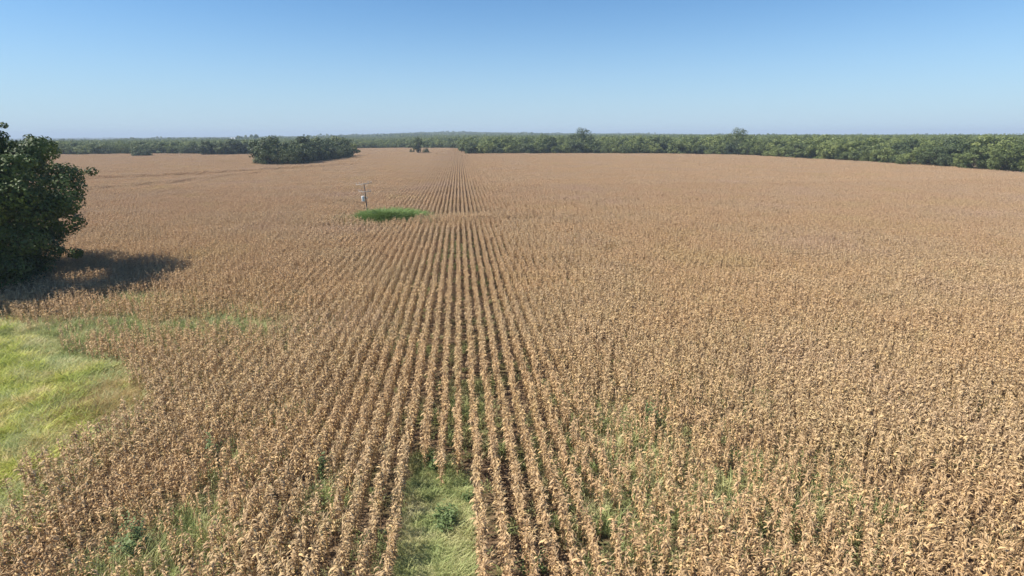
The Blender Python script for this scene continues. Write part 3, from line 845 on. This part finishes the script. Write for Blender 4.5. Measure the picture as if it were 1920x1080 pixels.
# clump left of the grove
for (px, py, h) in ((381, 285.5, 9.0), (392, 285.0, 11.5), (404, 284.5, 12.0), (416, 285.0, 11.0), (428, 284.5, 12.0), (440, 284.5, 10.5), (452, 284, 11.5), (464, 283.5, 12), (476, 283, 11.0), (486, 283, 12.0)):
    p = spot(px, py + 3.6, 2); tree(p[0], p[1], DARK[rt.randrange(7)], h, 'dark tree of the short row at the field edge left of the grove', 'trees of the short row left of the grove', 1.15)
p = spot(268, 291, 2); tree(p[0], p[1], BUSHF, 7.6, 'dark rounded bush standing alone in the far left of the corn', None, .95, 'bush', 'bush', rz=1.0)
# far left tree line
edgeL = [spot(p, q, 2) for p, q in ((-60, 287), (150, 289), (300, 286.5), (372, 286), (480, 284))]
for (off, step, h0, h1) in ((5, 8.5, 8.0, 11.0), (16, 11, 9.5, 11.0)):
    for (tx, ty) in along(edgeL, step):
        d = math.hypot(tx, ty); f = (d + off + rt.uniform(-3, 3)) / d
        tree(tx * f, ty * f, TREES[rt.randrange(7)], rt.uniform(h0, h1), 'green tree of the tree line at the far left edge of the corn', 'trees of the far left tree line', rt.uniform(1.0, 1.3))
# tree line at the very end of the rows
edgeM = [spot(p, q, 2) for p, q in ((560, 280.5), (600, 279), (668, 277.2), (760, 276.2), (868, 276.7), (900, 277))]
for (off, step, h0, h1) in ((6, 9.5, 7.5, 10.5), (20, 13, 10.5, 12.5)):
    for (tx, ty) in along(edgeM, step):
        d = math.hypot(tx, ty); f = (d + off + rt.uniform(-3, 3)) / d
        tree(tx * f, ty * f, TREES[rt.randrange(7)], rt.uniform(h0, h1), 'green tree of the distant tree line where the corn rows end', 'trees where the corn rows end', rt.uniform(1.05, 1.35))
print('trees', tree_count[0])

# woods beyond
n = 42000
u = rng.random(n); az_ = rng.uniform(-.86, .86, n) + YAW
dd = 330 + (1500 - 330) * u ** .62
x = np.sin(az_) * dd; y = np.cos(az_) * dd
edge_d = polyline_dist(x, y, edgeR)[0]; e2 = polyline_dist(x, y, edgeL)[0]; e3 = polyline_dist(x, y, edgeM)[0]
BIG = FIELD
ok = ~in_poly(x, y, FIELD) & (edge_d > 34) & (e2 > 22) & (e3 > 26) & (y > 100)
ok &= fbm(x / 260 + 5, y / 260, 55, 3) > .30
def sight(x, y):
    a = np.arctan2(x, y); r = np.hypot(x, y); c = np.zeros(np.shape(x), bool)
    for px_ in (438, 1415):
        q = spot_d(px_, 1900); c |= (np.abs(a - math.atan2(*q)) < .016) & (r > 1150) & (r < 2050)
    return c
ok &= ~sight(x, y)
x, y = x[ok], y[ok]; dd = dd[ok]
s = rng.uniform(.66, 1.16, len(x)) * (1 - .22 * np.clip((YAW - .1 - np.arctan2(x, y)) / .1, 0, 1))
tree_forms = []
for k in range(7):
    o = bpy.data.objects.new('wood_form_%03d' % k, TREES[k][0]); tree_forms.append(o)
# wider pieces of wood for the far plain
for k in range(4):
    r = np.random.default_rng(900 + k); g = Geo()
    for j in range(16):
        (cr, tk) = make_tree(60 + j % 4, 10.5, 5.5, 12, 150, 2.4, .05)
        a = (r.uniform(-24, 24), r.uniform(-24, 24), r.uniform(-1.5, .8)); g.add(rotz(cr[0], r.uniform(0, 6.28), r.uniform(.8, 1.1)) + np.array(a), cr[1], cr[2])
    V, F, T = g.arrays(); tree_forms.append(mesh_obj('wood_form_%03d' % (7 + k), V, F, M_TREE, link=False, attrs={'tint': T}))
n2 = 26000
az2 = rng.uniform(-.86, .86, n2) + YAW; d2 = np.sqrt(rng.uniform(1400 ** 2, 8200 ** 2, n2))
x2 = np.sin(az2) * d2; y2 = np.cos(az2) * d2
k = fbm(x2 / 420 + 9, y2 / 420 + 2, 66, 4) > .40 + .06 * (np.abs(az2 - YAW + .12) < .12)
k &= ~sight(x2, y2)
x2, y2 = x2[k], y2[k]
PX = np.concatenate([x, x2]); PY = np.concatenate([y, y2])
var = np.concatenate([rng.integers(0, 7, len(x)), 7 + rng.integers(0, 4, len(x2))])
sw = np.concatenate([s * 1.15, rng.uniform(.9, 1.3, len(x2))]); sh_ = np.concatenate([s, rng.uniform(.55, 1.25, len(x2)) + .5 * (rng.random(len(x2)) < .035)])
n = len(PX); print('woods', n)
scatter('far_woods', np.stack([PX, PY, terrain(PX, PY) - .3], 1), np.stack([np.zeros(n), np.zeros(n), rng.uniform(0, 6.28, n)], 1), np.stack([sw, sw, sh_], 1), var, tree_forms, 'hazy wooded plain stretching from the tree lines to the horizon')

# ------------------------------------------------------------------ utility pole
def box(g, c, s, t=.5, rot=None):
    V = np.array([[a, b, d] for a in (-.5, .5) for b in (-.5, .5) for d in (-.5, .5)]) * s
    if rot is not None: V = V @ np.array(rot.to_matrix()).T
    F = np.array([(0, 1, 3, 2), (4, 6, 7, 5), (0, 4, 5, 1), (2, 3, 7, 6), (0, 2, 6, 4), (1, 5, 7, 3)])
    g.add(V + np.array(c), F, t)
PH = 6.6
pole = empty('utility_pole', (PX_POLE[0], PX_POLE[1], float(terrain(*PX_POLE))), R(18))
pole.rotation_euler = (0, R(-3.0), R(10))
tag(pole, 'leaning wooden utility pole with two crossarms and a pale transformer, in the green patch', 'utility pole')
def part(name, g, mat, parent):
    V, F, T = g.arrays(); return mesh_obj(name, V, F, mat, parent)
g = Geo(); g.tube([(0, 0, -.3), (0, 0, 2.2), (0, 0, 4.4), (0, 0, PH)], [.12, .11, .10, .09], .5, 12); part('pole', g, M_POLE, pole)
for zz, L, tilt in ((PH - .18, 2.7, -3), (PH - 1.5, 2.1, 2)):
    g = Geo(); box(g, (0, -.17, zz), (L, .09, .11), .5, Euler((0, R(tilt), 0))); a = part('crossarm', g, M_ARM, pole)
    for sx in (-.45, .45):
        g = Geo(); g.tube([(sx * L * .45, -.235, zz - .07), (0, -.20, zz - .75)], [.022, .022], .5, 4); part('brace', g, M_STEEL, pole)
    for sx in (-.46, -.28, .28, .46):
        zi = zz + .07 - sx * L * math.sin(R(tilt))
        g = Geo(); g.tube([(sx * L, -.17, zi - .02), (sx * L, -.17, zi + .08), (sx * L, -.17, zi + .13), (sx * L, -.17, zi + .22), (sx * L, -.17, zi + .27)], [.02, .02, .07, .06, .03], .5, 8); part('insulator', g, M_PORC, a)
g = Geo(); g.tube([(-.46, -.05, PH - 3.15), (-.46, -.05, PH - 3.11), (-.46, -.05, PH - 2.37), (-.46, -.05, PH - 2.31), (-.46, -.05, PH - 2.28)], [.24, .26, .26, .27, .18], .5, 16)
tfm = part('transformer', g, M_PAINT, pole)
for q in (-.10, .10):
    g = Geo(); g.tube([(-.46 + q, -.05, PH - 2.29), (-.46 + q, -.05, PH - 2.19), (-.46 + q, -.05, PH - 2.07)], [.03, .045, .025], .5, 8); part('bushing', g, M_PORC, tfm)
g = Geo(); box(g, (-.16, -.05, PH - 2.5), (.14, .08, .06)); box(g, (-.16, -.05, PH - 2.95), (.14, .08, .06)); part('bracket', g, M_STEEL, pole)
g = Geo(); box(g, (.24, -.10, PH - 2.6), (.10, .10, .36)); part('fuse_cutout', g, M_PORC, pole)

# ------------------------------------------------------------------ far white farm buildings
def barn(px, dist, w, d, h, label, zoff=0.0):
    x_, y_ = spot_d(px, dist)
    e = empty('farm_building', (x_, y_, float(terrain(x_, y_)) + zoff), -math.atan2(x_, y_) + .3)
    tag(e, label, 'farm building')
    g = Geo(); box(g, (0, 0, h / 2), (w, d, h)); part('wall', g, M_SIDING, e)
    rh = d * .28; o = .5
    V = [(-w / 2 - o, -d / 2 - o, h - .15), (w / 2 + o, -d / 2 - o, h - .15), (w / 2 + o, 0, h + rh), (-w / 2 - o, 0, h + rh), (-w / 2 - o, d / 2 + o, h - .15), (w / 2 + o, d / 2 + o, h - .15)]
    V = V + [(a, b, c + .2) for a, b, c in V]
    Fq = [(0, 1, 2, 3), (3, 2, 5, 4), (6, 9, 8, 7), (9, 10, 11, 8), (0, 6, 7, 1), (4, 5, 11, 10), (0, 3, 9, 6), (3, 4, 10, 9), (1, 7, 8, 2), (2, 8, 11, 5)]
    mesh_obj('roof', np.array(V), Fq, M_TIN, e)
    g = Geo(); box(g, (0, -d / 2 - .03, h * .38), (w * .16, .08, h * .76)); part('door', g, M_GLASSY, e)
    for sx in (-.33, .33):
        g = Geo(); box(g, (sx * w, -d / 2 - .03, h * .55), (w * .09, .08, h * .3)); part('window', g, M_GLASSY, e)
barn(438, 1900, 17, 11, 8.5, 'white farm building far off at the left, just below the skyline', 0)
barn(1415, 2000, 11, 9, 8, 'small white farm building far off behind the right tree line', 0)
